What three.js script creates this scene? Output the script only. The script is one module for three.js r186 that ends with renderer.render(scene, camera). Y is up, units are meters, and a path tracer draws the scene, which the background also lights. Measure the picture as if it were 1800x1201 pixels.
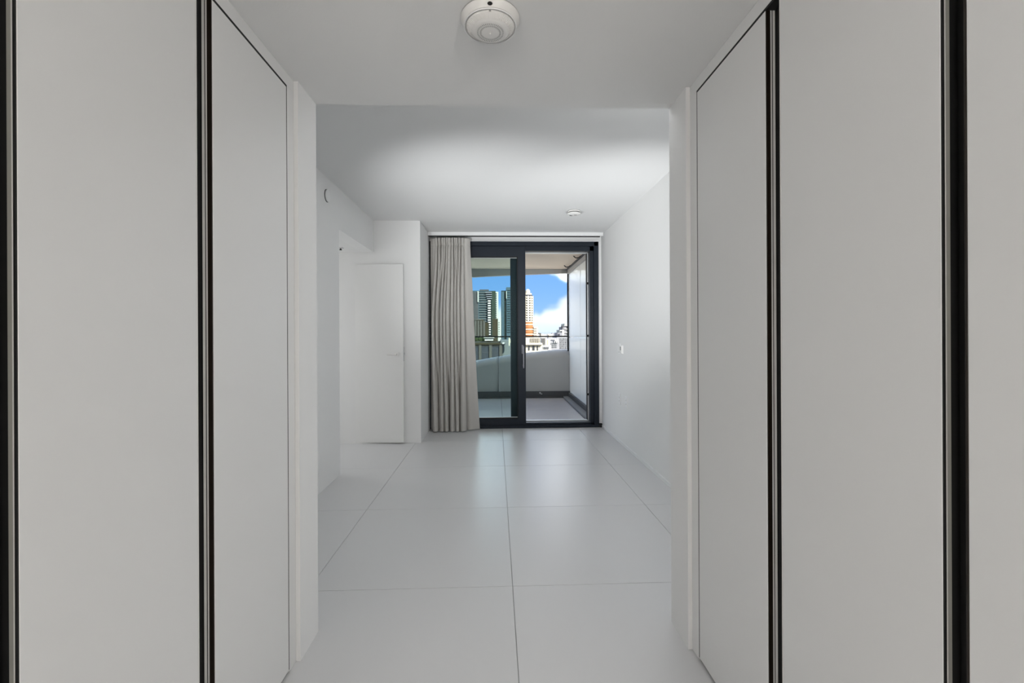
import * as THREE from 'three';
import { RoundedBoxGeometry } from 'three/addons/geometries/RoundedBoxGeometry.js';
import { mergeGeometries } from 'three/addons/utils/BufferGeometryUtils.js';
import { RectAreaLightUniformsLib } from 'three/addons/lights/RectAreaLightUniformsLib.js';
RectAreaLightUniformsLib.init();

// ------------------------------------------------------------------ camera, sky, sun, added lamps, exposure
// Metres: x to the right, y up, and d is the depth in front of the camera (z = -d).
const W = 1800, H = 1201, F = 785.1, EYE = 1.25;
const scene = new THREE.Scene();
const renderer = new THREE.WebGLRenderer({ antialias: true });
renderer.toneMapping = THREE.LinearToneMapping;
renderer.toneMappingExposure = 1.36;
renderer.shadowMap.enabled = true;
const camera = new THREE.PerspectiveCamera(2 * Math.atan(H / 2 / F) * 180 / Math.PI, W / H, 0.05, 4000);
camera.rotation.order = 'YXZ';
camera.position.set(0, EYE, 0);
camera.rotation.y = -0.0358;
camera.rotation.z = -0.0047;
camera.setViewOffset(W, H, 0, 14.5, W, H);
camera.updateProjectionMatrix();
scene.add(camera);

const SUN = 10, FILL_BED = 15, FILL_HALL = 5.2, FILL_CORRIDOR = 54, FILL_SPOT = 7.8;  // strengths of the sun and of the unseen lamps added as fill

// small deterministic noise
function hash3(x, y, z) {
  let h = (x * 374761393 + y * 668265263 + z * 2147483647) | 0;
  h = Math.imul(h ^ (h >>> 13), 1274126177); h ^= h >>> 16;
  return (h >>> 0) / 4294967295;
}
function vnoise(x, y, z) {
  const i = Math.floor(x), j = Math.floor(y), k = Math.floor(z);
  let u = x - i, v = y - j, w = z - k; u = u * u * (3 - 2 * u); v = v * v * (3 - 2 * v); w = w * w * (3 - 2 * w);
  const L = (a, b, t) => a + (b - a) * t, n = (a, b, c) => hash3(i + a, j + b, k + c);
  return L(L(L(n(0, 0, 0), n(1, 0, 0), u), L(n(0, 1, 0), n(1, 1, 0), u), v), L(L(n(0, 0, 1), n(1, 0, 1), u), L(n(0, 1, 1), n(1, 1, 1), u), v), w);
}
function fbm(x, y, z, o = 5) { let s = 0, a = 0.5, t = 0; for (let i = 0; i < o; i++) { s += a * vnoise(x, y, z); t += a; a *= 0.5; x = x * 2.03 + 7.1; y = y * 2.03 + 3.7; z = z * 2.03 + 1.3; } return s / t; }
const smooth = (a, b, x) => { const t = Math.min(1, Math.max(0, (x - a) / (b - a))); return t * t * (3 - 2 * t); };
function rng(seed) { let s = seed >>> 0; return () => { s = (Math.imul(s, 1664525) + 1013904223) >>> 0; return s / 4294967296; }; }

// the sky: clear blue with a bank of bright cumulus low above the horizon and extra bright cumulus higher up, added mostly unseen for more daylight
{
  const w = 2048, h = 1024, data = new Float32Array(w * h * 4);
  for (let r = 0; r < h; r++) {
    const el = ((r + 0.5) / h - 0.5) * Math.PI, sy = Math.sin(el), ce = Math.cos(el);
    for (let c = 0; c < w; c++) {
      const a = ((c + 0.5) / w - 0.5) * 2 * Math.PI, x = Math.cos(a) * ce, z = Math.sin(a) * ce, p = (r * w + c) * 4;
      const t = Math.max(0, sy), b = Math.pow(1 - t, 9), k = Math.min(1, t * 1.25);
      let R = 0.175 * (1 - k) + 0.05 * k + 0.19 * b * b, G = 0.40 * (1 - k) + 0.19 * k + 0.16 * b * b, B = 0.80 * (1 - k) + 0.53 * k + 0.03 * b;
      if (sy > -0.01) {
        const deg = el * 57.2958;
        const n1 = fbm(x * 9 + 3.1, sy * 22, z * 9 + 8.4, 6);
        const top = 1.9 + 11 * (fbm(x * 11 + 175.5, 0.5, z * 11 + 12, 4) - 0.45);             // uneven top of the cloud bank, degrees
        const cover = smooth(0.9, -0.5, (deg - top) / 1.1 + (n1 - 0.5) * 3.0) * (0.62 + 0.38 * smooth(0.2, 2.0, deg));
        const n2 = fbm(x * 5 + 272.97, sy * 8 + 154.71, z * 5 + 5, 6);
        const cumulus = 0.95 * Math.pow(smooth(0.50, 0.63, n2), 1.6) * smooth(1.5, 6, deg);
        const lb = 0.68 + 0.38 * n1, lc = 3.0 + 3.2 * n1;
        R += (lb * 0.92 - R) * cover; G += (lb * 0.99 - G) * cover; B += (lb * 1.06 - B) * cover;
        R += (lc * 0.96 - R) * cumulus; G += (lc * 0.99 - G) * cumulus; B += (lc * 1.02 - B) * cumulus;
      } else { R = 0.3; G = 0.33; B = 0.36; }
      data[p] = R; data[p + 1] = G; data[p + 2] = B; data[p + 3] = 1;
    }
  }
  const t = new THREE.DataTexture(data, w, h, THREE.RGBAFormat, THREE.FloatType);
  t.mapping = THREE.EquirectangularReflectionMapping; t.magFilter = THREE.LinearFilter; t.minFilter = THREE.LinearFilter; t.needsUpdate = true;
  scene.background = t;
}
const sun = new THREE.DirectionalLight(new THREE.Color(1, 0.93, 0.82), SUN);
sun.position.set(330, 420, 330); sun.target.position.set(0, 0, -300);
sun.castShadow = true; sun.shadow.mapSize.set(2048, 2048);
Object.assign(sun.shadow.camera, { left: -500, right: 500, top: 500, bottom: -500, near: 1, far: 1800 });
scene.add(sun, sun.target);

// ------------------------------------------------------------------ helpers
const names = {};
function numbered(n) { const k = names[n] = (names[n] ?? -1) + 1; return k ? `${n}_${String(k).padStart(3, '0')}` : n; }
function shade(o) { o.castShadow = true; o.receiveShadow = true; return o; }
// world-scaled uv on boxes and the like (metres)
function metric(g) {
  const p = g.attributes.position, n = g.attributes.normal, uv = new Float32Array(p.count * 2);
  for (let i = 0; i < p.count; i++) {
    const ax = Math.abs(n.getX(i)), ay = Math.abs(n.getY(i)), az = Math.abs(n.getZ(i));
    const [u, v] = ax >= ay && ax >= az ? [p.getZ(i), p.getY(i)] : ay >= az ? [p.getX(i), p.getZ(i)] : [p.getX(i), p.getY(i)];
    uv[2 * i] = u; uv[2 * i + 1] = v;
  }
  g.setAttribute('uv', new THREE.BufferAttribute(uv, 2));
  return g;
}
// box between x0..x1, y0..y1, depth d0..d1, with optionally rounded edges
function bx(x0, x1, y0, y1, d0, d1, r = 0) {
  const [a, b] = x0 < x1 ? [x0, x1] : [x1, x0];
  const g = r ? new RoundedBoxGeometry(b - a, y1 - y0, d1 - d0, 2, r) : new THREE.BoxGeometry(b - a, y1 - y0, d1 - d0);
  g.translate((a + b) / 2, (y0 + y1) / 2, -(d0 + d1) / 2);
  return metric(g);
}
function cyl(r0, r1, h, x, y, d, axis = 'y', seg = 32) {
  const g = new THREE.CylinderGeometry(r0, r1, h, seg);
  if (axis === 'x') g.rotateZ(Math.PI / 2);
  if (axis === 'd') g.rotateX(Math.PI / 2);
  g.translate(x, y, -d);
  return g;
}
function merged(list) { return list.length === 1 ? list[0] : mergeGeometries(list.map((g) => (g.index ? g.toNonIndexed() : g))); }
// a thing: group at its base; parts are given in world metres and moved into it
function thing(name, base, data) {
  const o = new THREE.Group(); o.name = numbered(name); o.position.set(base[0], base[1], -base[2]); Object.assign(o.userData, data); scene.add(o);
  return o;
}
function origin(o) { const v = new THREE.Vector3(); for (; o; o = o.parent) v.add(o.position); return v; }
function part(name, geos, mat, parent, data) {
  const g = merged([].concat(geos)), o = origin(parent);
  g.translate(-o.x, -o.y, -o.z);
  const m = shade(new THREE.Mesh(g, mat)); m.name = name; if (data) Object.assign(m.userData, data);
  parent.add(m); return m;
}
function struct(name, geos, mat, label) {
  const m = shade(new THREE.Mesh(merged([].concat(geos)), mat)); m.name = name; m.userData.kind = 'structure'; if (label) m.userData.label = label;
  scene.add(m); return m;
}
// the point that shows at a pixel of the photograph, at a given depth
function at(px, py, d) {
  const cr = Math.cos(0.0047), sr = Math.sin(0.0047), a = px - 900, b = py - 586;
  const x = (a * cr - b * sr) / F, y = -(b * cr + a * sr) / F, c = Math.cos(0.0358), s = Math.sin(0.0358);
  const X = x * c + s, D = c - x * s;
  return [X * d / D, EYE + y * d / D];
}

// ------------------------------------------------------------------ materials
function tex(size, fn, rep, srgb) {
  const d = new Uint8Array(size * size * 4);
  for (let y = 0; y < size; y++) for (let x = 0; x < size; x++) { const v = fn(x / size, y / size, x, y), p = (y * size + x) * 4; for (let c = 0; c < 3; c++) d[p + c] = Math.max(0, Math.min(255, (v.length ? v[c] : v) * 255)); d[p + 3] = 255; }
  const t = new THREE.DataTexture(d, size, size); t.wrapS = t.wrapT = THREE.RepeatWrapping; t.repeat.set(rep, rep); t.magFilter = THREE.LinearFilter; t.minFilter = THREE.LinearMipmapLinearFilter; t.generateMipmaps = true;
  if (srgb) t.colorSpace = THREE.SRGBColorSpace; t.needsUpdate = true; return t;
}
// tiling noise on a torus
function tnoise(u, v, f, o = 4, s = 0) { const a = u * 2 * Math.PI, b = v * 2 * Math.PI, r = f / 6.2832; return fbm(Math.cos(a) * r + s + 50, Math.sin(a) * r + Math.cos(b) * r + 50, Math.sin(b) * r + 50, o); }
const std = (c, rough, extra = {}) => new THREE.MeshStandardMaterial({ color: Array.isArray(c) ? new THREE.Color().setRGB(...c) : c, roughness: rough, ...extra });
const phy = (c, rough, extra = {}) => new THREE.MeshPhysicalMaterial({ color: Array.isArray(c) ? new THREE.Color().setRGB(...c) : c, roughness: rough, ...extra });
const orange = tex(256, (u, v) => tnoise(u, v, 60, 3), 4);
const mottle = tex(256, (u, v) => 0.72 + 0.5 * (tnoise(u, v, 5, 5, 9) - 0.5), 0.7);
const weave = tex(128, (u, v, x, y) => 0.5 + 0.22 * Math.sin(x * Math.PI / 2) * Math.sin(y * Math.PI / 2) + 0.2 * (hash3(x, y, 4) - 0.5), 6);
const brushed = tex(128, (u, v, x, y) => 0.5 + 0.35 * (hash3(x, 3, 9) - 0.5), 3);
const M = {
  paint: std([0.82, 0.82, 0.815], 0.85, { bumpMap: orange, bumpScale: 0.0002 }),
  ceiling: std([0.80, 0.80, 0.795], 0.92, { bumpMap: orange, bumpScale: 0.0002 }),
  trim: std([0.84, 0.84, 0.84], 0.5),
  tile: phy([0.67, 0.67, 0.675], 0.31, { specularIntensity: 1, ior: 1.5 }),
  grout: std([0.36, 0.36, 0.36], 0.9),
  door: phy([0.78, 0.78, 0.775], 0.42, { bumpMap: orange, bumpScale: 0.00005 }),
  leaf: phy([0.80, 0.80, 0.79], 0.5),
  bronze: phy([0.018, 0.012, 0.008], 0.38, { metalness: 0.3 }),
  alu: std([0.74, 0.73, 0.71], 0.5, { bumpMap: brushed, bumpScale: 0.0001 }),
  olive: std([0.36, 0.355, 0.32], 0.5),
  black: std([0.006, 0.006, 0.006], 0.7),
  frame: phy([0.010, 0.0155, 0.025], 0.45, { specularIntensity: 0.6 }),
  gasket: std([0.008, 0.008, 0.009], 0.7),
  track: std([0.62, 0.64, 0.65], 0.35, { metalness: 0.4 }),
  handle: std([0.20, 0.205, 0.23], 0.45, { metalness: 0.5 }),
  steel: std([0.55, 0.56, 0.58], 0.3, { metalness: 0.9 }),
  pane: phy([0.84, 0.93, 0.925], 0.0, { transmission: 1, thickness: 0, ior: 1.14 }),
  clear: phy([0.985, 0.995, 0.99], 0.0, { transmission: 1, thickness: 0, ior: 1.14 }),
  frosted: phy([0.94, 0.96, 0.94], 0.55, { transmission: 0.6, thickness: 0, clearcoat: 0.6, clearcoatRoughness: 0.06 }),
  concrete: std([0.48, 0.48, 0.47], 0.75, { roughnessMap: mottle }),
  balconyTile: std([0.50, 0.48, 0.485], 0.55, { roughnessMap: mottle }),
  kerb: std([0.07, 0.072, 0.075], 0.6),
  gravel: std([0.28, 0.29, 0.29], 0.75),
  soffit: std([0.86, 0.74, 0.60], 0.75),
  beam: std([0.46, 0.45, 0.43], 0.7),
  plastic: phy([0.80, 0.79, 0.77], 0.45),
  vent: std([0.34, 0.34, 0.33], 0.7),
  curtain: phy([0.54, 0.52, 0.49], 0.95, { bumpMap: weave, bumpScale: 0.0006, side: THREE.DoubleSide, sheen: 0.2, sheenRoughness: 0.8 }),
  glow: std([0.8, 0.8, 0.8], 0.6, { emissive: new THREE.Color(1, 0.96, 0.9), emissiveIntensity: 1.5 }),
};

// ------------------------------------------------------------------ the room shell
const CW = 0.768, PX = 0.752, HC = 2.217, HB = 2.545, XL = -1.39, XR = 1.40, DW = 5.90;
// floor: metre tiles laid in a recessed bed, each a piece
{
  const floor = struct('floor', bx(-3.2, 1.7, -0.22, -0.004, -2.4, DW + 0.12), M.grout, 'white square floor tiles with thin grey joints');
  const tileVar = [0, 1, 2, 3].map((i) => { const m = M.tile.clone(); m.color.multiplyScalar([1, 0.994, 1.004, 0.99][i]); return m; });
  let n = 0;
  for (let i = -3; i <= 1; i++) for (let j = -5; j <= 3; j++) {
    let x0 = 0.076 + i, x1 = x0 + 1, d0 = 2.206 + j, d1 = d0 + 1;
    if (j < -1 && (i < -1 || i > 0)) continue;                         // only the corridor that far back
    x0 = Math.max(x0, i === -3 ? -3.1 : x0); x1 = Math.min(x1, XR + 0.08); d1 = Math.min(d1, DW - 0.02);
    if (i < -2 && (j < 1)) continue;
    const g = 0.0013, t = shade(new THREE.Mesh(bx(x0 + g, x1 - g, -0.012, 0, d0 + g, d1 - g, 0.0012), tileVar[(n * 7 + (i + 5) * 3) % 4])); n++;
    t.name = n > 1 ? `tile_${String(n - 1).padStart(3, '0')}` : 'tile';
    floor.add(t);
  }
}
// walls
struct('wall_left', [
  bx(XL - 0.14, XL, 0, HB, 1.905, 4.02),                          // up to the opening into the hall
  bx(XL - 0.14, XL, 2.18, HB, 4.02, 5.15),                        // over the opening
], M.paint);
struct('wall_right', bx(XR, XR + 0.16, 0, HB, 1.905, DW + 0.15), M.paint);
struct('wall_back', [
  bx(-3.2, -0.864, 0, HB, 5.15, 5.32),                            // closes the hall and returns beside the curtain
  bx(-1.0, -0.864, 0, HB, 5.32, DW + 0.15),
], M.paint);
struct('wall_window', [
  bx(-0.864, XR, 2.468, HB, DW - 0.01, DW + 0.15),
  bx(1.362, XR, 0, 2.468, DW - 0.01, DW + 0.15),
], M.paint);
struct('wall_closet_end_left', bx(XL - 0.14, -PX, 0, HC + 0.02, 1.735, 1.905), M.paint);
struct('wall_closet_end_right', bx(PX, XR + 0.16, 0, HC + 0.02, 1.735, 1.905), M.paint);
struct('wall_hall_front', bx(-3.2, XL - 0.14, 0, HB, 3.86, 4.02), M.paint);
struct('wall_hall_end', bx(-3.36, -3.2, 0, HB, 3.86, 5.32), M.paint);
struct('wall_corridor_left', bx(-CW - 0.75, -CW - 0.65, 0, HC + 0.02, -2.3, 1.735), M.paint);
struct('wall_corridor_right', bx(CW + 0.65, CW + 0.75, 0, HC + 0.02, -2.3, 1.735), M.paint);
struct('wall_behind', bx(-1.5, 1.5, 0, HC + 0.02, -2.4, -2.28), M.paint);
struct('ceiling', [
  bx(-3.4, 1.6, HB, HB + 0.22, 1.905, DW + 0.15),
], M.ceiling);
struct('ceiling_corridor', bx(-1.56, 1.56, HC, HB + 0.22, -2.4, 1.905), M.ceiling);
struct('ceiling_hall', bx(-3.36, XL - 0.14, 2.18, 2.30, 4.02, 5.15), M.ceiling);
struct('trim_1', bx(-0.864, 1.392, 2.503, HB + 0.01, 5.72, 5.745, 0.003), M.trim, 'slim white valance lip in front of the curtain pocket');
struct('trim_2', bx(-0.864, 1.366, 2.458, 2.47, 5.86, DW + 0.02, 0.002), M.trim, 'thin white liner above the dark window frame');
struct('baseboard_right', bx(XR - 0.007, XR + 0.01, 0, 0.034, 1.905, DW - 0.02, 0.002), M.trim);

// ------------------------------------------------------------------ built-in wardrobes on both sides of the corridor
function wardrobe(s, label, gaps) {
  const X = (a) => s * a;
  const t = thing('wardrobe', [X(1.05), 0, 0.74], { label, category: 'wardrobe', group: undefined });
  delete t.userData.group;
  part('carcass', bx(X(0.799), X(1.40), 0.03, 2.17, -0.27, 1.72), M.black, t);  // painted black for the dark of the recess between doors
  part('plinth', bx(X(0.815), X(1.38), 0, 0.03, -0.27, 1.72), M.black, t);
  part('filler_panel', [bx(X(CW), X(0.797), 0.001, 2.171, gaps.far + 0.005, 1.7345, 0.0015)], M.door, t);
  part('gap_shade', [bx(X(CW + 0.0004), X(0.797), 2.163, 2.1705, -0.26, gaps.far + 0.001), bx(X(CW + 0.0006), X(0.797), 0.012, 2.1705, gaps.far + 0.0003, gaps.far + 0.0052), bx(X(CW + 0.006), X(0.797), 0.001, 0.0112, -0.26, gaps.far)], M.black, t, { label: 'black strips painted in for shade in the gaps around the doors' });  // black strips fill the door gaps as painted shade
  part('top_panel', bx(X(CW), X(0.797), 2.171, HC - 0.0004, -0.27, 1.7345, 0.001), M.door, t);
  gaps.doors.forEach(([d0, d1, kind]) => {
    const d = part('door', bx(X(CW), X(0.7965), 0.011, 2.1628, d0, d1, 0.0018), M.door, t);
    if (kind === 'bronze') {
      part('edge_profile', bx(X(CW + 0.0012), X(0.7815), 0.011, 2.1628, d0 - 0.003, d0 + 0.004, 0.0008), M.bronze, d, { label: 'dark bronze edge profile' });
      part('edge_strip', bx(X(0.7818), X(0.7860), 0.011, 2.1628, d0 - 0.002, d0 + 0.004), M.alu, d, { label: 'pale metal edge strip' });
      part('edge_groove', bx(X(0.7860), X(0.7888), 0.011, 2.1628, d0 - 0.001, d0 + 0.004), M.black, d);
      part('edge_strip', bx(X(0.7888), X(0.7955), 0.011, 2.1628, d0 - 0.002, d0 + 0.004), M.alu, d, { label: 'pale metal edge strip' });
    } else if (kind === 'olive') {
      part('edge_profile', bx(X(CW + 0.0008), X(0.773), 0.011, 2.1628, d0 - 0.002, d0 + 0.004, 0.0006), M.black, d, { label: 'black edge profile' });
      part('edge_strip', bx(X(0.773), X(0.7745), 0.011, 2.1628, d0 - 0.0025, d0 + 0.004), M.alu, d, { label: 'pale metal edge strip' });
      part('edge_strip', bx(X(0.7745), X(0.782), 0.011, 2.1628, d0 - 0.002, d0 + 0.004), M.olive, d, { label: 'olive grey edge strip' });
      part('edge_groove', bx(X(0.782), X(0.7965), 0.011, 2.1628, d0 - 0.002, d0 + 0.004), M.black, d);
    }
    if (kind !== 'bronze') part('edge_trim', bx(X(CW - 0.0002), X(0.79), 0.011, 2.1628, d1, d1 + 0.004, 0.0005), kind === 'plain' ? M.bronze : M.alu, d);
  });
  return t;
}
wardrobe(-1, 'white wardrobe with dark finger gaps, on the side of the hinged door and curtain',
  { far: 1.674, doors: [[1.244, 1.674, 'bronze'], [0.746, 1.176, 'olive'], [0.262, 0.702, 'plain'], [-0.26, 0.222, 'plain']] });
wardrobe(1, 'white wardrobe with dark finger gaps, on the side of the light switch and outlets',
  { far: 1.672, doors: [[1.242, 1.672, 'bronze'], [0.743, 1.175, 'olive'], [0.262, 0.701, 'plain'], [-0.26, 0.222, 'plain']] });

// ------------------------------------------------------------------ sliding balcony door
{
  const t = thing('door_1', [0.25, 0, DW], { kind: 'structure', label: 'dark framed sliding glass door pushed open onto the balcony' });
  const D0 = 5.87, D1 = 6.06;
  part('head', [bx(-0.9, 1.36, 2.40, 2.468, D0, D1, 0.004), bx(-0.9, 1.36, 2.338, 2.405, D0 + 0.03, D1, 0.004)], M.frame, t);
  part('jamb', [bx(1.30, 1.362, 0.0, 2.468, D0, D1, 0.004), bx(1.248, 1.305, 0, 2.41, D0 + 0.03, D1, 0.004)], M.frame, t);
  part('jamb', bx(-0.96, -0.74, 0.0, 2.468, D0, D1, 0.004), M.frame, t);
  part('sill', [bx(-0.9, 1.362, 0, 0.035, D0 - 0.012, D1, 0.004), bx(-0.9, 1.36, 0.03, 0.062, D0 + 0.03, D1, 0.003)], M.frame, t);
  part('sill_cap', bx(1.36, 1.398, 0.0, 0.05, D0 - 0.02, D0 + 0.03, 0.003), M.gasket, t);
  part('track_strip', bx(1.236, 1.25, 0.06, 2.345, 6.0, D1 + 0.005, 0.002), M.track, t, { label: 'pale metal track strip beside the opening' });
  part('track_strip', bx(0.39, 1.25, 0.06, 0.074, 6.0, D1 + 0.005, 0.002), M.track, t, { label: 'pale metal track strip beside the opening' });
  part('track_strip', bx(0.39, 1.25, 2.328, 2.342, 6.0, D1 + 0.005, 0.002), M.track, t, { label: 'pale metal track strip beside the opening' });
  part('gasket', bx(1.228, 1.237, 0.06, 2.34, 6.01, D1), M.gasket, t);
  for (const y of [0.42, 1.21, 1.92]) part('keeper', bx(1.226, 1.256, y - 0.015, y + 0.015, 5.995, 6.03, 0.003), M.gasket, t);
  // the sliding leaf, pushed behind the curtain
  const leaf = part('sliding_leaf', [
    bx(0.291, 0.392, 0.025, 2.40, 5.885, 5.945, 0.005),
    bx(-0.78, -0.68, 0.025, 2.40, 5.885, 5.945, 0.005),
    bx(-0.69, 0.30, 2.262, 2.40, 5.885, 5.945, 0.005),
    bx(-0.69, 0.30, 0.025, 0.122, 5.885, 5.945, 0.005),
  ], M.frame, t);
  part('glazing_bead', [bx(0.281, 0.293, 0.12, 2.264, 5.893, 5.94, 0.002), bx(-0.69, 0.292, 2.25, 2.264, 5.893, 5.94, 0.002), bx(-0.69, 0.292, 0.12, 0.134, 5.893, 5.94, 0.002)], M.gasket, leaf);
  part('glazing_line', [bx(-0.69, 0.284, 0.134, 0.142, 5.91, 5.925), bx(-0.69, 0.284, 2.244, 2.25, 5.91, 5.925)], M.track, leaf);
  part('pane', bx(-0.69, 0.288, 0.125, 2.26, 5.917, 5.921), M.pane, leaf);
  const h = part('handle', [bx(0.350, 0.369, 0.79, 1.085, 5.832, 5.848, 0.006), bx(0.35, 0.366, 0.81, 0.84, 5.846, 5.888, 0.003), bx(0.35, 0.366, 1.03, 1.06, 5.846, 5.888, 0.003)], M.handle, leaf, { label: 'brushed steel pull handle' });
  part('handle_plate', bx(0.337, 0.362, 0.98, 1.095, 5.878, 5.888, 0.003), M.handle, h);
  // the fixed panel behind it
  const fix = part('fixed_panel', [
    bx(0.196, 0.29, 0.03, 2.40, 5.975, 6.045, 0.004), bx(-0.78, -0.68, 0.03, 2.40, 5.975, 6.045, 0.004),
    bx(-0.69, 0.20, 2.30, 2.40, 5.975, 6.045, 0.004), bx(-0.69, 0.20, 0.03, 0.10, 5.975, 6.045, 0.004),
  ], M.frame, t);
  part('pane', bx(-0.69, 0.199, 0.09, 2.31, 6.008, 6.012), M.clear, fix);
}

// ------------------------------------------------------------------ hinged door standing open into the hall
{
  const t = thing('door_2', [-1.052, 0, 5.10], { kind: 'structure', label: 'plain white hinged door standing open against the back wall' });
  t.rotation.y = -0.094;
  const sub = (name, g, m, p, data) => { const o = shade(new THREE.Mesh(merged([].concat(g)), m)); o.name = name; if (data) o.userData = data; p.add(o); return o; };
  // own axes: the lock edge at x = 0, the hinges at x = -0.83
  const leaf = sub('door_leaf', bx(-0.83, 0, 0.016, 2.042, -0.002, 0.038, 0.002), M.leaf, t);
  sub('rosette', [cyl(0.026, 0.026, 0.008, -0.075, 1.018, -0.006, 'd', 40), cyl(0.011, 0.011, 0.03, -0.075, 1.018, -0.02, 'd', 24)], M.plastic, leaf);
  sub('lever', [(() => { const g = new THREE.CapsuleGeometry(0.0095, 0.1, 6, 16); g.rotateZ(Math.PI / 2); g.translate(-0.12, 1.018, 0.04); return g; })()], M.plastic, leaf);
  sub('latch', [bx(-0.002, 0.003, 0.94, 1.10, 0.008, 0.03, 0.0008), bx(0, 0.012, 1.01, 1.035, 0.012, 0.026, 0.002)], M.steel, leaf, { label: 'steel latch in the door edge' });
  for (const y of [0.22, 1.02, 1.84]) sub('hinge', cyl(0.007, 0.007, 0.1, -0.835, y, 0.02), M.steel, leaf);
}

// ------------------------------------------------------------------ curtain
{
  const t = thing('curtain', [-0.55, 0, 5.74], { label: 'grey pinch-pleated curtain gathered beside the glass door', category: 'curtain' });
  const N = 420, TOP = 2.475;
  // outline of the cloth at height y, position u along it: [x, d]
  // wide rounded lobes in front, narrow deep valleys between them
  const fold = (s, n, ph, p) => { const w = s + 0.016 * Math.sin(s * 17 + ph) + 0.008 * Math.sin(s * 43 + ph * 2), a = 2 * Math.PI * n * w + ph; return [Math.pow(0.5 - 0.5 * Math.cos(a), p), -1.3 * Math.sin(a) / (2 * Math.PI * n)]; };
  function cloth(u, y) {
    const t = 1 - y / TOP, e = smooth(0, 1, t), drop = TOP - y, neck = Math.exp(-Math.pow((drop - 0.088) / 0.028, 2));
    const xl = -0.768 - 0.05 * smooth(0.05, 0.45, t) + 0.018 * smooth(0.5, 1, t), xr = -0.412 + 0.024 * e, wd = xr - xl;
    if (u < 0.07) { const k = u / 0.07; return [-0.838 + k * (xl + 0.012 + 0.838), 5.79 - 0.03 * k * k]; }
    if (u > 0.88) {
      const k = (u - 0.88) / 0.12, end = -0.330 + 0.016 * smooth(0, 0.3, t) + 0.10 * Math.pow(t, 1.5);
      return [xr - 0.006 + k * (end - xr + 0.006), 5.785 + 0.015 * k - 0.036 * Math.sin(Math.PI * Math.pow(k, 0.8)) - 0.012 * t * Math.sin(2 * Math.PI * k)];
    }
    const s = (u - 0.07) / 0.81;
    const A = fold(s, 11, 0.3, 0.6), B = fold(s, 9, 0.3, 0.6), C = fold(s, 6, 0.2, 0.6);
    const m1 = smooth(0.04, 0.30, t), m2 = smooth(0.40, 0.95, t), a = (1 - m1), b = m1 * (1 - m2), c = m2 * m1;
    const depth = (a * A[0] * 0.085 + b * B[0] * 0.115 + c * C[0] * 0.14) * (1 - 0.55 * neck), sx = (a * A[1] * (1 - 0.5 * neck) + b * B[1] + c * C[1]) * wd;
    return [xl + s * wd + sx, 5.815 - 0.015 * neck - 0.01 * e - depth];
  }
  function sheet(y0, y1, rows, out) {
    const P = [], I = [], uv = [], cols = 2 * (N + 1);
    for (let r = 0; r <= rows; r++) {
      const y = y0 + (y1 - y0) * r / rows;
      for (let side = 0; side < 2; side++) for (let i = 0; i <= N; i++) {
        const u = side ? 1 - i / N : i / N, [x, d] = cloth(u, y), [xa, da] = cloth(Math.max(0, u - 0.001), y), [xb, db] = cloth(Math.min(1, u + 0.001), y);
        let nx = -(db - da), nd = xb - xa; const L = Math.hypot(nx, nd) || 1; nx /= L; nd /= L;      // towards larger depth
        const k = (side ? 1 : -1) * (0.0012 + out);
        P.push(x + nx * k, y, -(d + nd * k)); uv.push(u * 1.8, y);
      }
    }
    for (let r = 0; r < rows; r++) for (let i = 0; i < cols; i++) { const a = r * cols + i, b = r * cols + (i + 1) % cols, c = a + cols, e = b + cols; I.push(a, b, c, b, e, c); }
    for (const r of [0, rows]) for (let i = 0; i < N; i++) { const a = r * cols + i, b = a + 1, c = r * cols + cols - 1 - i, e = c - 1; r ? I.push(a, b, c, b, e, c) : I.push(a, c, b, b, c, e); }
    const g = new THREE.BufferGeometry(); g.setAttribute('position', new THREE.Float32BufferAttribute(P, 3)); g.setAttribute('uv', new THREE.Float32BufferAttribute(uv, 2)); g.setIndex(I); g.computeVertexNormals(); return g;
  }
  part('drape', sheet(0.085, 2.385, 46, 0), M.curtain, t);
  part('pleated_heading', sheet(2.384, TOP, 10, 0.0006), M.curtain, t);
  part('hem', sheet(0.012, 0.086, 3, 0.0006), M.curtain, t);
  struct('trim_3', bx(-0.862, 1.36, 2.50, 2.522, 5.765, 5.795, 0.002), M.gasket, 'slim dark curtain track inside the pocket');
}

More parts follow.
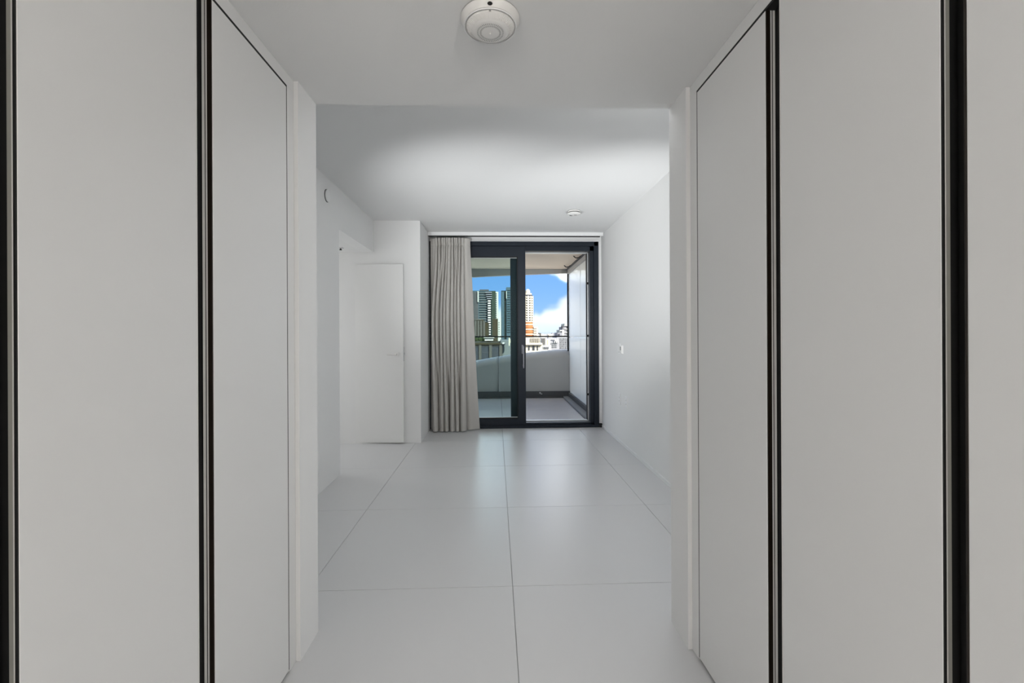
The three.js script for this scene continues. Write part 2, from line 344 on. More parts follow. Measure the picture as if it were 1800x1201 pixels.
// ------------------------------------------------------------------ small fittings
{
  // large detector on the corridor ceiling
  const t = thing('smoke_detector', [-0.013, HC, 1.374], { label: 'large round white detector with a black sensor on the corridor ceiling', category: 'smoke detector' });
  const lathe = (pts, seg = 72) => { const g = new THREE.LatheGeometry(pts.map(([r, y]) => new THREE.Vector2(r, y)), seg); g.translate(-0.013, HC, -1.374); return g; };
  part('base', lathe([[0, 0], [0.090, 0], [0.0905, -0.004], [0.088, -0.010], [0.081, -0.021], [0.0795, -0.023], [0.0, -0.0225]]), M.plastic, t);
  const ring = new THREE.TorusGeometry(0.0795, 0.0022, 10, 90); ring.rotateX(Math.PI / 2); ring.translate(-0.013, HC - 0.0255, -1.374);
  part('rim', ring, M.trim, t);
  part('dome', lathe([[0, -0.045], [0.018, -0.0445], [0.046, -0.0425], [0.052, -0.040], [0.064, -0.033], [0.0735, -0.0265], [0.0745, -0.021], [0, -0.021]]), M.plastic, t);
  const slots = [], ribs = [];
  for (let k = 0; k < 44; k++) for (const r of [0.030, 0.0385]) { const a = (k + (r > 0.035 ? 0.5 : 0)) / 44 * 2 * Math.PI, g = new THREE.BoxGeometry(0.0055, 0.0012, 0.0016); g.rotateY(a); g.translate(-0.013 + r * Math.cos(a), HC - 0.0436 + (r > 0.035 ? 0.0005 : 0), -1.374 - r * Math.sin(a)); slots.push(g); }
  part('slots', slots, M.vent, t, { kind: 'stuff' });
  for (let k = 0; k < 72; k++) { const a = k / 72 * 2 * Math.PI, g = new THREE.BoxGeometry(0.016, 0.0018, 0.0016); g.rotateZ(0.62); g.rotateY(a); g.translate(-0.013 + 0.064 * Math.cos(a), HC - 0.0333, -1.374 - 0.064 * Math.sin(a)); ribs.push(g); }
  part('ribs', ribs, M.plastic, t, { kind: 'stuff' });
  const s = new THREE.SphereGeometry(0.0075, 20, 12); s.scale(1, 0.6, 0.7); s.translate(-0.013, HC - 0.0155, -1.374 + 0.0852);
  part('sensor', s, M.black, t, { label: 'small black sensor window' });
  const n = new THREE.SphereGeometry(0.003, 12, 8); n.translate(-0.013, HC - 0.0455, -1.374); part('button', n, M.plastic, t);
  const l = bx(-0.016, -0.010, HC - 0.029, HC - 0.0255, 1.374 - 0.0745, 1.374 - 0.071, 0.001); part('indicator', l, M.vent, t);
}
{
  // small alarm on the bedroom ceiling
  const c = [0.833, 4.713], t = thing('smoke_alarm', [c[0], HB, c[1]], { label: 'small round white smoke alarm on the bedroom ceiling near the glass door', category: 'smoke alarm' });
  const lathe = (pts, seg = 48) => { const g = new THREE.LatheGeometry(pts.map(([r, y]) => new THREE.Vector2(r, y)), seg); g.translate(c[0], HB, -c[1]); return g; };
  part('base', lathe([[0, 0], [0.068, 0], [0.068, -0.012], [0.06, -0.014], [0.0, -0.014]]), M.plastic, t);
  part('vent_ring', lathe([[0, -0.013], [0.06, -0.013], [0.06, -0.026], [0, -0.026]]), M.vent, t);
  part('cover', lathe([[0, -0.046], [0.03, -0.045], [0.055, -0.041], [0.071, -0.032], [0.073, -0.026], [0.0, -0.025]]), M.plastic, t);
  for (const [x, d] of [[-0.03, 0.012], [0.012, -0.012]]) part('sounder_slot', bx(c[0] + x - 0.014, c[0] + x + 0.014, HB - 0.0475, HB - 0.043, c[1] + d - 0.004, c[1] + d + 0.004, 0.001), M.gasket, t);
}
{
  // round cover plate high on the wall by the corridor
  const t = thing('cover_plate', [XL, 2.391, 3.735], { label: 'round white cover plate flush on the wall above the hall opening', category: 'cover plate' });
  part('gap_ring', cyl(0.052, 0.052, 0.004, XL + 0.002, 2.391, 3.735, 'x', 56), M.gasket, t);
  part('disc', [cyl(0.0485, 0.050, 0.010, XL + 0.007, 2.391, 3.735, 'x', 56)], M.trim, t);
}
{
  // sprinkler in the hall
  const t = thing('sprinkler_head', [-1.672, 2.18, 4.885], { label: 'tiny dark sprinkler head under the hall ceiling above the hinged door', category: 'sprinkler' });
  part('escutcheon', cyl(0.03, 0.034, 0.006, -1.672, 2.177, 4.885), M.trim, t);
  part('body', [cyl(0.008, 0.008, 0.018, -1.672, 2.168, 4.885), cyl(0.014, 0.014, 0.003, -1.672, 2.158, 4.885)], M.gasket, t);
}
function plate(name, y, d, label, category, kind, group) {
  const t = thing(name, [XR, y - 0.06, d], { label, category, ...(group ? { group } : {}) });
  const w = 0.037, f = XR - 0.009;
  part('plate', bx(f, XR, y - 0.06, y + 0.06, d - w, d + w, 0.0025), M.trim, t);
  if (kind === 'switch') {
    const r = part('rocker', (() => { const g = bx(f - 0.009, f + 0.002, y - 0.034, y + 0.034, d - 0.017, d + 0.017, 0.002); return g; })(), M.trim, t);
    part('surround', [bx(f - 0.001, f + 0.001, y + 0.034, y + 0.037, d - 0.019, d + 0.019), bx(f - 0.001, f + 0.001, y - 0.037, y - 0.034, d - 0.019, d + 0.019), bx(f - 0.001, f + 0.001, y - 0.037, y + 0.037, d - 0.02, d - 0.0172), bx(f - 0.001, f + 0.001, y - 0.037, y + 0.037, d + 0.0172, d + 0.02)], M.vent, t);
  } else for (const s of [-1, 1]) {
    const o = part('socket', bx(f - 0.002, f + 0.001, y + s * 0.02 - 0.014, y + s * 0.02 + 0.014, d - 0.017, d + 0.017, 0.001), M.trim, t);
    part('slot', [-0.006, 0.006].map((k) => bx(f - 0.0025, f, y + s * 0.02 - 0.005, y + s * 0.02 + 0.005, d + k - 0.001, d + k + 0.001)), M.gasket, o);
  }
  return t;
}
plate('light_switch', 1.066, 5.02, 'white rocker light switch on the wall near the glass door', 'switch', 'switch');
{
  const t = thing('thermostat', [XR, 1.023, 4.905], { label: 'small grey and white thermostat box beside the rocker light switch', category: 'thermostat' });
  part('backplate', bx(XR - 0.006, XR, 1.016, 1.11, 4.868, 4.942, 0.002), M.trim, t);
  part('housing', bx(XR - 0.022, XR - 0.006, 1.02, 1.106, 4.872, 4.938, 0.003), M.plastic, t);
  part('face', bx(XR - 0.0232, XR - 0.021, 1.055, 1.095, 4.885, 4.925, 0.0008), M.vent, t);
}
plate('wall_outlet', 0.50, 5.008, 'white wall outlet directly below the rocker light switch', 'outlet', 'outlet');
plate('wall_outlet', 0.503, 4.744, 'white wall outlet of the low pair, the one farther from the glass door', 'outlet', 'outlet');

// unseen lamps added to brighten the rooms (each a glowing diffuser with a light of its size just in front of it)
function addedCeilingLamp(x, y, d, size, power, color, label) {
  const t = thing('added_ceiling_lamp', [x, y, d], { label, category: 'lamp' });
  part('base', bx(x - size / 2 - 0.02, x + size / 2 + 0.02, y - 0.04, y, d - size / 2 - 0.02, d + size / 2 + 0.02, 0.008), M.trim, t);
  part('diffuser', bx(x - size / 2, x + size / 2, y - 0.06, y - 0.04, d - size / 2, d + size / 2, 0.006), M.glow, t);
  const l = new THREE.RectAreaLight(new THREE.Color(...color), power, size, size); l.name = numbered('fill_light');
  l.position.set(x, y - 0.065, -d); l.rotation.x = -Math.PI / 2; scene.add(l);
}
addedCeilingLamp(0.8, HB, 2.22, 0.34, FILL_BED, [0.95, 0.975, 1], 'added unseen square fill lamp on the bedroom ceiling behind the corridor bulkhead');  // unseen lamp added to brighten the bedroom
{
  const t = thing('added_wall_lamp', [-3.2, 0.86, 4.8], { label: 'added unseen tall fill lamp at the end of the side hall', category: 'lamp' });  // added out of view to brighten the hall and the far wall
  part('base', bx(-3.2, -3.17, 0.86, 1.74, 4.55, 5.05, 0.006), M.trim, t);
  part('diffuser', bx(-3.17, -3.145, 0.9, 1.7, 4.58, 5.02, 0.006), M.glow, t);
  const l = new THREE.RectAreaLight(new THREE.Color(0.96, 0.985, 1), FILL_HALL, 0.42, 0.78); l.name = numbered('fill_light');
  l.position.set(-3.14, 1.3, -4.8); l.rotation.y = -Math.PI / 2; scene.add(l);
}
// two unseen fill spots added behind the closet end walls, turned up at the far ceiling
for (const [side, where] of [[-1, 'nearer the side hall'], [1, 'nearer the light switch']]) {
  const x = side * 1.15, t = thing('added_wall_spot', [x, 1.0, 1.905], { label: `added unseen fill spotlight on the back of the closet end wall, the one ${where}`, category: 'lamp' });
  const aim = side < 0 ? new THREE.Vector3(0.9, 2.4, -5.5) : new THREE.Vector3(1.2, HB, -5.3), from = new THREE.Vector3(x, 1.06, -2.0), dir = aim.clone().sub(from).normalize();
  part('backplate', bx(x - 0.045, x + 0.045, 0.94, 1.06, 1.905, 1.92, 0.003), M.trim, t);
  part('arm', cyl(0.008, 0.008, 0.06, x, 1.0, 1.945, 'd', 16), M.steel, t);
  const g = new THREE.CylinderGeometry(0.05, 0.035, 0.09, 32, 1, true), q = new THREE.Quaternion().setFromUnitVectors(new THREE.Vector3(0, 1, 0), dir);
  g.applyQuaternion(q); g.translate(from.x - dir.x * 0.05, from.y - dir.y * 0.05, from.z - dir.z * 0.05);
  part('shade', g, M.trim, t);
  const b = new THREE.SphereGeometry(0.02, 16, 12); b.translate(from.x - dir.x * 0.03, from.y - dir.y * 0.03, from.z - dir.z * 0.03); part('bulb', b, M.glow, t);
  const l = new THREE.SpotLight(new THREE.Color(0.96, 0.985, 1), FILL_SPOT * (side < 0 ? 1.6 : 1), 0, 0.64, 1, 2); l.name = numbered('fill_light'); l.castShadow = true;
  l.position.copy(from).addScaledVector(dir, 0.012); l.target.position.copy(aim); scene.add(l, l.target); l.target.name = numbered('fill_target');
}
for (const [x, k, where] of [[1.08, 1, 'behind the wardrobe beside the light switch side'], [-1.08, 0.8, 'behind the wardrobe on the curtain side']]) {
  const t = thing('added_wall_lamp', [x, 1.5, -2.28], { label: `added unseen square fill lamp on the end wall ${where}`, category: 'lamp' });  // unseen pair added behind the camera to light the corridor
  part('base', bx(x - 0.22, x + 0.22, 1.3, 1.7, -2.28, -2.25, 0.006), M.trim, t);
  part('diffuser', bx(x - 0.2, x + 0.2, 1.32, 1.68, -2.25, -2.225, 0.006), M.glow, t);
  const l = new THREE.RectAreaLight(new THREE.Color(1, 0.955, 0.90), FILL_CORRIDOR * k, 0.38, 0.34); l.name = numbered('fill_light');
  l.position.set(x, 1.5, 2.22); scene.add(l);
}

// ------------------------------------------------------------------ balcony
{
  const f = struct('balcony_floor', bx(-4.5, 2.2, -0.26, -0.006, 6.06, 9.1), M.gasket, 'grey tiled balcony floor');
  let n = 0;
  for (let i = -4; i <= 1; i++) for (let j = 0; j < 3; j++) {
    const x0 = 0.09 + i * 1.2, x1 = Math.min(x0 + 1.2, 1.285), d0 = 6.07 + j * 1.2, d1 = Math.min(d0 + 1.2, 8.56);
    if (x1 - x0 < 0.05 || d1 - d0 < 0.05) continue;
    const t = shade(new THREE.Mesh(bx(x0 + 0.002, x1 - 0.002, -0.02, 0, d0 + 0.002, d1 - 0.002, 0.001), M.balconyTile)); t.name = n ? `paver_${String(n).padStart(3, '0')}` : 'paver'; n++; f.add(t);
  }
  struct('trim_4', [bx(1.295, 1.40, -0.01, 0.03, 6.06, 8.6, 0.003)], M.gravel, 'grey channel strip along the glass screen');
  struct('trim_5', [bx(1.392, 1.46, -0.01, 0.10, 6.06, 8.75, 0.004)], M.kerb, 'dark kerb under the glass screen');
  struct('trim_6', [bx(-4.5, 1.44, -0.01, 0.02, 8.56, 8.62, 0.003), bx(-4.5, 1.44, 0.0, 0.122, 8.60, 8.80, 0.006)], M.kerb, 'dark kerb along the foot of the parapet');
}
// parapet: cast wall with a rounded crest that falls away along its length
function crest(x) { const P = [[-4.5, 0.02], [-2.5, 0.28], [-1.2, 0.55], [-0.42, 0.708], [0.143, 0.81], [0.81, 0.888], [1.45, 0.94]]; for (let i = 1; i < P.length; i++) if (x <= P[i][0]) { const t = (x - P[i - 1][0]) / (P[i][0] - P[i - 1][0]); return P[i - 1][1] + (P[i][1] - P[i - 1][1]) * t; } return 0.94; }
function crestSmooth(x) { let s = 0; for (let k = -3; k <= 3; k++) s += crest(Math.min(1.45, Math.max(-4.5, x + k * 0.12))); return s / 7; }
{
  const t = thing('parapet', [0, 0.12, 8.8], { kind: 'structure', label: 'pale cast parapet with a rounded, sloping crest' });
  function shell(xa, xb) {
    const P = [], I = [], n = 28, prof = [];
    for (let i = 0; i <= n; i++) {
      const x = xa + (xb - xa) * i / n, h = crestSmooth(x);
      prof.length = 0;
      prof.push([8.66, 0.12]); const r = 0.14;
      for (let k = 0; k <= 10; k++) { const a = k / 10 * Math.PI / 2; prof.push([8.66 + r * 1.6 * (1 - Math.cos(a)), h - r + r * Math.sin(a)]); }
      prof.push([9.06, h - 0.02], [9.10, h - 0.10], [9.10, -0.3], [8.7, -0.3]);
      for (const [d, y] of prof) P.push(x, y, -d);
    }
    const m = prof.length;
    for (let i = 0; i < n; i++) for (let k = 0; k < m; k++) { const a = i * m + k, b = i * m + (k + 1) % m, c = a + m, e = b + m; I.push(a, c, b, b, c, e); }
    for (const i of [0, n]) for (let k = 1; k < m - 1; k++) i ? I.push(i * m, i * m + k + 1, i * m + k) : I.push(0, k, k + 1);
    const g = new THREE.BufferGeometry(); g.setAttribute('position', new THREE.Float32BufferAttribute(P, 3)); g.setIndex(I); g.computeVertexNormals();
    return metric(g);
  }
  part('panel', shell(0.047, 1.445), M.concrete, t); part('panel', shell(-1.6, 0.038), M.concrete, t); part('panel', shell(-3.2, -1.609), M.concrete, t);
}
{
  const t = thing('glass_railing', [0, 0.9, 8.83], { label: 'clear glass balcony railing with a thin black top rail above the parapet', category: 'railing' });
  part('top_rail', bx(-3.0, 1.43, 1.17, 1.196, 8.80, 8.85, 0.005), M.black, t);
  for (const [a, b] of [[-3.0, -1.3], [-1.28, 0.06], [0.08, 1.41]]) part('pane', bx(a, b, 0.42, 1.172, 8.822, 8.828), M.clear, t);
}
{
  const t = thing('glass_screen', [1.445, 0.1, 7.4], { label: 'frosted glass privacy screen closing the end of the balcony', category: 'screen' });
  for (const [a, b] of [[6.07, 7.535], [7.545, 8.74]]) for (const [y0, y1] of [[0.10, 1.165], [1.172, 2.44]]) part('pane', bx(1.43, 1.446, y0, y1, a, b, 0.002), M.frosted, t);
  part('end_post', bx(1.405, 1.455, 0.05, 2.44, 8.735, 8.775, 0.003), M.gasket, t);
  part('bottom_rail', bx(1.424, 1.45, 0.098, 0.115, 6.07, 8.74, 0.002), M.track, t);
}
{
  struct('balcony_soffit', bx(-4.5, 8, 2.5, 2.80, DW + 0.15, 8.84), M.soffit, 'beige balcony soffit');
  // fascia beam, deeper towards the far end, and the beam over the screen
  const s = new THREE.Shape(); s.moveTo(1.46, 2.52); s.lineTo(1.46, 2.425); s.quadraticCurveTo(0.3, 2.39, -0.46, 2.345); s.quadraticCurveTo(-2.2, 2.22, -4.5, 1.95); s.lineTo(-4.5, 2.52); s.closePath();
  const g = new THREE.ExtrudeGeometry(s, { depth: 0.1, bevelEnabled: false, curveSegments: 24 }); g.translate(0, 0, -8.80);
  struct('trim_7', metric(g), M.beam, 'grey fascia beam at the balcony edge');
  struct('trim_8', [bx(1.40, 1.46, 2.405, 2.52, 6.06, 8.78, 0.004)], M.beam, 'grey beam over the glass screen');
  struct('trim_9', [bx(1.375, 1.40, 2.478, 2.51, 6.3, 8.6, 0.003)], M.kerb, 'dark rail under the balcony soffit');
  const b = thing('soffit_bracket', [1.3, 2.47, 7.4], { label: 'small dark wire hooks under the beige balcony soffit', category: 'bracket' });
  for (const d of [7.2, 8.2]) { const k = new THREE.TubeGeometry(new THREE.CatmullRomCurve3([[1.375, 2.495], [1.35, 2.475], [1.30, 2.468], [1.26, 2.498]].map(([x, y]) => new THREE.Vector3(x, y, -d))), 16, 0.008, 8); part('hook', k, M.gasket, b); }
  const o = thing('drain_spout', [0.852, 0.06, 8.6], { label: 'small metal outlet on the dark kerb below the parapet', category: 'spout' });
  part('spout', [cyl(0.014, 0.014, 0.05, 0.845, 0.095, 8.585, 'd', 20)], M.steel, o);
  part('bracket', [bx(0.86, 0.885, 0.07, 0.085, 8.57, 8.602, 0.002), bx(0.83, 0.86, 0.085, 0.11, 8.594, 8.602, 0.002)], M.steel, o);
}
// the rest of our own building, beside and above the flat
struct('building_mass', [bx(1.62, 9, -3, 6, -3, 6.0), bx(-9, -3.4, -3, 6, -3, 6.0), bx(-9, 9, 2.8, 6, -3, 6.05), bx(-9, 9, -3, -0.27, -3, 8.8)], M.paint, 'outer walls of the same building');

// ------------------------------------------------------------------ the city
const GROUND = -48;
const C = {
  glass: phy([0.022, 0.036, 0.044], 0.55, { specularIntensity: 0.12 }), blueGlass: phy([0.036, 0.062, 0.08], 0.5, { specularIntensity: 0.12 }),
  dark: phy([0.012, 0.018, 0.018], 0.7, { specularIntensity: 0.12 }), green: phy([0.02, 0.03, 0.024], 0.7, { specularIntensity: 0.12 }), olive: phy([0.026, 0.023, 0.015], 0.85, { specularIntensity: 0.12 }),
  pale: phy([0.27, 0.285, 0.265], 0.75, { specularIntensity: 0.12 }), cream: phy([0.33, 0.31, 0.255], 0.8, { specularIntensity: 0.12 }), brick: phy([0.26, 0.115, 0.05], 0.85, { specularIntensity: 0.12 }), roof: phy([0.16, 0.15, 0.14], 0.9, { specularIntensity: 0.12 }),
  grey: phy([0.15, 0.155, 0.175], 0.85, { specularIntensity: 0.12 }), darkGrey: phy([0.05, 0.052, 0.056], 0.85, { specularIntensity: 0.12 }), stone: phy([0.05, 0.049, 0.045], 0.85, { specularIntensity: 0.12 }), window: phy([0.02, 0.023, 0.03], 0.3), white: phy([0.36, 0.36, 0.35], 0.7, { specularIntensity: 0.12 }),  // stone darkened so the grey neighbour reads as shaded
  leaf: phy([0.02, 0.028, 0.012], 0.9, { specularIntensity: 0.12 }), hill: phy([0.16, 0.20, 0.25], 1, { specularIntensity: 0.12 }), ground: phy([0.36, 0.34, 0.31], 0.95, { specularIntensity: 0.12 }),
  bandGrey: phy([0.085, 0.095, 0.10], 0.8, { specularIntensity: 0.12 }), facade: phy([0.19, 0.195, 0.215], 0.85, { specularIntensity: 0.12 }),
};
struct('city_ground', bx(-1800, 1800, GROUND - 4, GROUND, 30, 3200), C.ground, 'city ground far below the balcony');
// box whose front spans the given view columns and rows at depth d, going deep metres back; foot: runs down to the ground
function pb(x0, x1, y0, y1, d, deep, foot) {
  const a = at(x0, y0, d), b = at(x1, y1 ?? y0, d);
  return bx(a[0], b[0], foot ? GROUND : b[1], a[1], d, d + deep);
}
function tower(name, label, category, x, d, group) { const [X] = at(x, 586, d); return thing(name, [X, GROUND, d], { label, category, ...(group ? { group } : {}) }); }
{
  const d = 540, t = tower('glass_tower', 'dark glass apartment tower with a white stack of balconies beside the curtain', 'tower', 850, d);
  part('wing', pb(800, 839.5, 511, 0, d, 24, true), C.blueGlass, t);
  part('fin', pb(839.3, 841.4, 512, 531, d - 3, 10), C.pale, t);
  part('core', pb(841.2, 864, 511.5, 0, d + 1, 24, true), C.glass, t);
  part('slab_side', pb(863.8, 868.8, 511.5, 0, d - 1, 22, true), C.green, t);
  part('edge', pb(868.6, 873.6, 513, 0, d, 22, true), C.pale, t);
  part('penthouse', pb(843, 859, 509, 512, d + 4, 14), C.darkGrey, t);
  for (let k = 0; k < 13; k++) part('edge_window', pb(870.6, 872.9, 515.5 + k * 3.8, 517.8 + k * 3.8, d - 0.4, 1), C.window, t);
  for (let k = 0; k < 18; k++) part('floor_band', pb(842, 858, 514 + k * 4.2, 515.2 + k * 4.2, d - 0.2, 2), C.bandGrey, t);
  for (let k = 0; k < 17; k++) part('wing_band', pb(800, 839, 514 + k * 4.6, 514.7 + k * 4.6, d - 0.6, 1.4), C.darkGrey, t);
  for (let k = 0; k < 6; k++) part('mullion', pb(826 + k * 2.4, 826.4 + k * 2.4, 513, 0, d - 0.5, 1, true), C.darkGrey, t);
  for (let k = 0; k < 16; k++) part('balcony', [pb(857.5, 862.6, 528 + k * 4.2, 530.2 + k * 4.2, d - 4, 6)], C.white, t);
  for (let k = 0; k < 4; k++) part('crown_band', pb(853 + k, 864.6, 513.5 + k * 3.6, 514.8 + k * 3.6, d - 2.5, 4), C.grey, t);
}
{
  const d = 430, t = tower('apartment_block', 'low olive brown apartment block in front of the dark glass tower', 'building', 850, d);
  part('body', [pb(800, 847, 562, 0, d, 30, true), pb(847, 856, 567, 0, d + 1, 28, true)], C.olive, t);
  part('annex', pb(865.5, 872.5, 560.5, 0, d, 20, true), C.olive, t);
  for (let k = 0; k < 5; k++) part('pier', pb(829 + k * 5, 830 + k * 5, 564, 0, d - 1, 2, true), C.stone, t);
  part('parapet', pb(800, 847, 561, 563, d - 0.6, 1.5), C.stone, t);
}
{
  const d = 600, t = tower('slab_tower', 'narrow dark tower with a taller blue glass half, seen beside the sliding door stile', 'tower', 890, d);
  part('body', pb(881, 890.2, 511, 0, d, 26, true), C.dark, t);
  part('side', pb(881.2, 883.6, 512.5, 0, d - 1.2, 6, true), C.blueGlass, t);
  part('high_half', pb(890, 907, 505, 0, d - 2, 26, true), C.blueGlass, t);
  part('fin', pb(889.6, 890.8, 512, 525, d - 4, 6), C.pale, t);
  for (let k = 0; k < 19; k++) part('floor_band', pb(891.5, 907, 510 + k * 4.1, 511 + k * 4.1, d - 2.6, 1.5), C.dark, t);
}
{
  const d = 900, t = tower('pale_tower', 'pale distant apartment tower between the two dark towers', 'tower', 877, d);
  part('body', [pb(873, 878.5, 564, 0, d, 24, true), pb(877, 881.5, 559, 0, d + 10, 24, true)], C.pale, t);
  for (let k = 0; k < 6; k++) part('window_band', pb(873.6, 878, 566.5 + k * 4, 568.3 + k * 4, d - 0.4, 1), C.window, t);
}
{
  const d = 520, t = tower('round_tower', 'cream apartment tower with stacked curved balconies and an orange brick foot', 'tower', 930, d);
  const [xa] = at(919, 586, d), [xb] = at(938.5, 586, d), cx = (xa + xb) / 2, r = (xb - xa) / 2, Y = (p) => at(930, p, d)[1];
  const drum = (rr, y0, y1, seg = 40) => { const g = new THREE.CylinderGeometry(rr, rr, y1 - y0, seg); g.translate(cx, (y0 + y1) / 2, -(d + r)); return g; };
  part('core', drum(r * 0.86, Y(566), Y(518)), C.window, t);
  part('brick_foot', drum(r * 0.9, GROUND, Y(566)), C.brick, t);
  for (let k = 0; k < 11; k++) part('balcony', drum(r, Y(523.4 + k * 4.3), Y(521.2 + k * 4.3)), C.cream, t);
  for (let k = 0; k < 6; k++) part('brick_balcony', drum(r * (1.0 + (k > 3 ? 0.06 : 0)), Y(571.5 + k * 4.3), Y(569.6 + k * 4.3)), k % 2 ? C.brick : C.cream, t);
  for (let k = 0; k < 7; k++) { const a = -0.2 + k / 6 * (Math.PI + 0.4), g = bx(-0.5, 0.5, Y(566), Y(520), -0.8, 0.8); g.rotateY(a); g.translate(cx + r * 0.93 * Math.cos(a), 0, -(d + r) + r * 0.93 * Math.sin(a)); part('pier', g, C.cream, t); }
  part('setback', drum(r * 0.72, Y(521), Y(515)), C.cream, t);
  part('setback', drum(r * 0.42, Y(515), Y(510)), C.cream, t);
  const dome = new THREE.SphereGeometry(r * 0.34, 24, 10, 0, 2 * Math.PI, 0, Math.PI / 2); dome.scale(1, 0.8, 1); dome.translate(cx, Y(510), -(d + r)); part('dome', dome, C.white, t);
  part('lower_wing', pb(938, 943, 575, 0, d + 5, 16, true), C.cream, t);
  for (let k = 0; k < 4; k++) part('wing_band', pb(938, 943.3, 577 + k * 4, 578.6 + k * 4, d + 4.4, 1), C.roof, t);
}
{
  const d = 330, t = tower('stepped_block', 'grey green stepped apartment block at the end of the skyline beside the glass screen', 'building', 990, d);
  const st = [[980, 985.5, 585], [984, 989, 580], [988.5, 993, 574.5], [992.5, 1003, 569]];
  st.forEach(([a, b, y], k) => part('tier', pb(a, b, y, 0, d + k * 2, 18, true), k % 2 ? C.pale : C.grey, t));
  for (let k = 0; k < 3; k++) part('terrace', pb(992, 1003, 572 + k * 6, 573.2 + k * 6, d + 3, 4), C.white, t);
  for (let k = 0; k < 3; k++) part('window_bay', pb(993.5 + k * 2.6, 995.2 + k * 2.6, 574, 577, d + 5, 2), C.window, t);
  part('rooftop_box', pb(988, 990.5, 573, 577, d + 1, 5), C.darkGrey, t);
  part('window_bay', pb(985, 988, 582, 585, d + 1.6, 1), C.window, t); part('window_bay', pb(981, 984, 587, 590, d - 0.4, 1), C.window, t);
}
// the skyline on the horizon
const ORD = ['first', 'second', 'third', 'fourth', 'fifth', 'sixth', 'seventh', 'eighth', 'ninth', 'tenth', 'eleventh', 'twelfth', 'thirteenth', 'fourteenth', 'fifteenth', 'sixteenth'];
{
  const R = rng(7), mats = [C.pale, C.grey, C.stone, C.cream, C.white];
  for (let k = 0; k < 16; k++) {
    const x = 941 + k * 2.6 + R(), w = 1.6 + R() * 1.8, y = 585.6 + R() * 3 + (k > 3 && k < 11 ? 1 : 0), d = 1100 + k * 45;
    const t = tower('distant_block', `${['pale', 'grey', 'dark stone', 'cream', 'white'][k % 5]} far block on the low skyline, ${ORD[k]} from the cream tower`, 'building', x, d, 'blocks on the low skyline');
    part('body', pb(x, x + w, y, 0, d, 25, true), mats[k % 5], t); part('roof_house', pb(x + w * 0.3, x + w * 0.7, y - 0.5, y + 0.4, d + 4, 8), C.roof, t);
  }
  const P = []; const s = new THREE.Shape(); s.moveTo(-1500, GROUND - 2);
  for (let i = 0; i <= 60; i++) s.lineTo(-1500 + i * 50, GROUND + 50 + 10 * fbm(i * 0.23, 1.5, 2.5, 4)); s.lineTo(1500, GROUND - 2); s.closePath();
  const g = new THREE.ExtrudeGeometry(s, { depth: 300, bevelEnabled: false }); g.translate(0, 0, -2900);
  struct('hills', g, C.hill, 'low blue hills on the horizon');
}
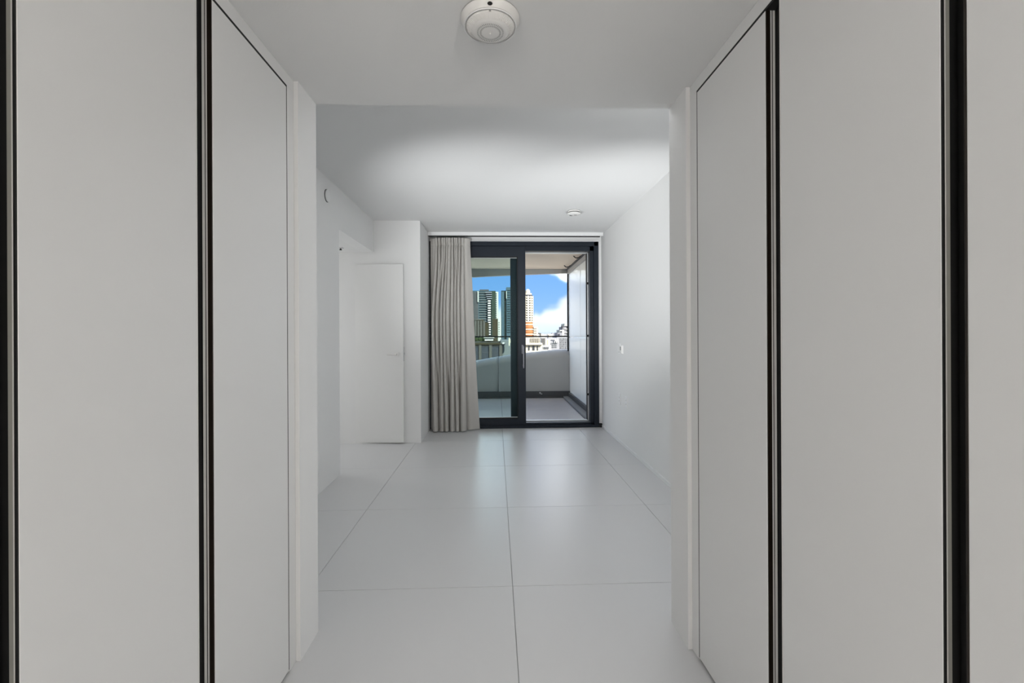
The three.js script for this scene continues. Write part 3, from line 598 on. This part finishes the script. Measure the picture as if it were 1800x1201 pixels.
// nearer roofs just below the railing
{
  const d = 72, t = tower('grey_building', 'grey neighbouring building with three large dark windows, seen through the tinted pane', 'building', 855, d);
  part('wall', pb(800, 880.5, 605.5, 0, d, 14, true), C.stone, t);  // shade on this wall is put into its dark colour
  part('coping', pb(800, 880.5, 603, 606, d - 0.5, 15), C.olive, t);
  part('side_wall', pb(880.5, 899, 599, 0, d + 0.6, 14, true), C.bandGrey, t);
  for (const [a, b] of [[831.5, 841], [844, 859], [862.6, 877]]) {
    const w = part('window', pb(a, b, 609, 634, d - 0.1, 0.4), C.window, t);
    part('pane_bar', [pb(a, b, 620.3, 620.9, d - 0.18, 0.2), pb((a + b) / 2 - 0.3, (a + b) / 2 + 0.3, 609, 634, d - 0.18, 0.2)], C.darkGrey, w);  // thin dark grey bars crossing the pane
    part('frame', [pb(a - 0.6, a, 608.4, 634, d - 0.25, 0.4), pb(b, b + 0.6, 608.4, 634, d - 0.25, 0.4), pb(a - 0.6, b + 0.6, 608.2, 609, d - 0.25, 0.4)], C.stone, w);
  }
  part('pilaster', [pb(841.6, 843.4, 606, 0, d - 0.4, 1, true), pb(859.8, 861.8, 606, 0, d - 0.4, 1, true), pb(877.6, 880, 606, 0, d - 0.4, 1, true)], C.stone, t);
  const u = tower('rooftop_unit', 'white rooftop plant unit behind the olive coping of the grey building', 'roof unit', 860, d + 8);
  part('casing', pb(852, 867, 594, 599, d + 8, 4), C.white, u); part('hood', pb(850.5, 869, 593, 594.2, d + 7.6, 5), C.white, u); part('base', pb(855, 871, 598, 600.5, d + 8.4, 4), C.olive, u);
  const u2 = tower('wall_light', 'small white lamp on the plain grey wall beyond the three windows', 'lamp', 885, d);
  part('dome', pb(883, 887.5, 602.5, 604.8, d - 0.6, 1.2), C.white, u2); part('curb', pb(882.5, 888, 604.6, 605.6, d - 0.7, 1.28), C.darkGrey, u2);
  const v = tower('white_post', 'narrow white lit post beside the sliding door stile', 'post', 895, d + 3);
  part('post', pb(894.3, 896.2, 594, 608, d - 2, 1), C.cream, v); part('panel', pb(896.6, 899, 596, 603, d - 2, 0.6), C.cream, v);
  const R = rng(11);
  for (let k = 0; k < 5; k++) {
    const x = 834 + k * 5 + R() * 2, dd = d + 22 + R() * 4, tr = tower('roof_tree', `dark rounded tree on the terrace behind the olive coping, ${ORD[k]} from the curtain`, 'tree', x, dd, 'trees on the terrace behind the coping');
    const [X, Y] = at(x, 600, dd), list = [];
    for (let q = 0; q < 9; q++) { const g = new THREE.IcosahedronGeometry(0.28 + R() * 0.2, 1); const p = g.attributes.position; for (let i = 0; i < p.count; i++) { const n = 1 + 0.3 * (hash3(Math.round(p.getX(i) * 90), Math.round(p.getY(i) * 90), q) - 0.5); p.setXYZ(i, p.getX(i) * n, p.getY(i) * n, p.getZ(i) * n); } g.translate(X + (R() - 0.5) * 0.8, Y + 0.3 + (R() - 0.5) * 0.5, -dd + (R() - 0.5) * 0.8); list.push(g); }
    part('crown', list, C.leaf, tr); part('trunk', cyl(0.05, 0.07, 1.4, X, Y - 0.4, dd), C.olive, tr);
  }
}
{
  const d = 150, t = tower('cream_building', 'cream building with small dark windows and a roof terrace below the black top rail', 'building', 935, d);
  part('wall', pb(905, 951, 606, 0, d, 20, true), C.cream, t);
  part('cornice', pb(905, 953.5, 603.4, 606.2, d - 1.4, 22), C.cream, t);
  part('upper_storey', pb(905, 949.5, 594.0, 604, d + 3, 14), C.cream, t);
  for (const [a, b] of [[928.6, 931.0], [936.0, 939.8], [943.8, 945.8]]) part('window', pb(a, b, 608.4, 616, d - 0.2, 0.6), C.window, t);
  for (const [a, b] of [[932, 936.4], [937.2, 941.5], [942.5, 949]]) part('terrace_window', pb(a, b, 595, 601.5, d + 2.8, 0.6), C.roof, t);
  for (let k = 0; k < 5; k++) part('mullion', pb(932.8 + k * 3.4, 933.4 + k * 3.4, 594.5, 602, d + 2.4, 0.4), C.cream, t);
}
{
  const d = 190, t = tower('white_terrace_house', 'white and yellow stepped house between the cream and the grey buildings', 'building', 958, d);
  part('body', [pb(951, 958.5, 593.5, 0, d, 14, true), pb(957.5, 964.5, 596, 0, d + 2, 12, true), pb(952, 966, 607.5, 0, d - 4, 12, true)], C.white, t);
  for (let k = 0; k < 5; k++) part('balcony_slab', pb(951.5, 959.5, 594.6 + k * 2.7, 595.5 + k * 2.7, d - 1, 1.6), C.roof, t);
  part('yellow_bay', pb(960, 963.5, 597.5, 605, d + 1.4, 1), std([0.42, 0.33, 0.14], 0.8), t);
  for (let k = 0; k < 4; k++) part('arched_window', pb(953.6 + k * 3, 955.2 + k * 3, 610, 614, d - 4.4, 0.8), C.window, t);
}
{
  const d = 210, t = tower('grey_block', 'long blue grey building with rows of small windows under the glass railing beside the screen', 'building', 982, d);
  part('body', [pb(963.5, 980, 594, 0, d, 18, true), pb(979, 1006, 592.5, 0, d + 3, 18, true)], C.facade, t);
  for (let r = 0; r < 3; r++) for (let k = 0; k < 5; k++) part('window', pb(964.6 + k * 3, 966.4 + k * 3, 603.2 + r * 3.2, 605 + r * 3.2, d - 0.3, 0.6), C.bandGrey, t);
  for (let r = 0; r < 6; r++) for (let k = 0; k < 6; k++) part('window', pb(981.4 + k * 3, 983 + k * 3, 595 + r * 3.2, 596.8 + r * 3.2, d + 2.7, 0.6), (r + k) % 3 ? C.bandGrey : C.darkGrey, t);
  const g = []; for (const [x0, y0, x1, y1] of [[974.5, 602.5, 976.5, 595], [976.5, 595, 978.3, 601], [978.3, 601, 980, 595], [980, 595, 981, 602.5]]) { const a = at(x0, y0, d - 1), b = at(x1, y1, d - 1); const c = new THREE.CatmullRomCurve3([new THREE.Vector3(a[0], a[1], -d + 1), new THREE.Vector3(b[0], b[1], -d + 1)]); g.push(new THREE.TubeGeometry(c, 2, 0.22, 6)); }
  part('white_truss', g, C.white, t);
  const arc = new THREE.TorusGeometry(1.9, 0.2, 8, 24, Math.PI); const [ax, ay] = at(971, 603, d - 1); arc.translate(ax, ay, -d + 1); part('white_arch', arc, C.white, t);
}

renderer.render(scene, camera);
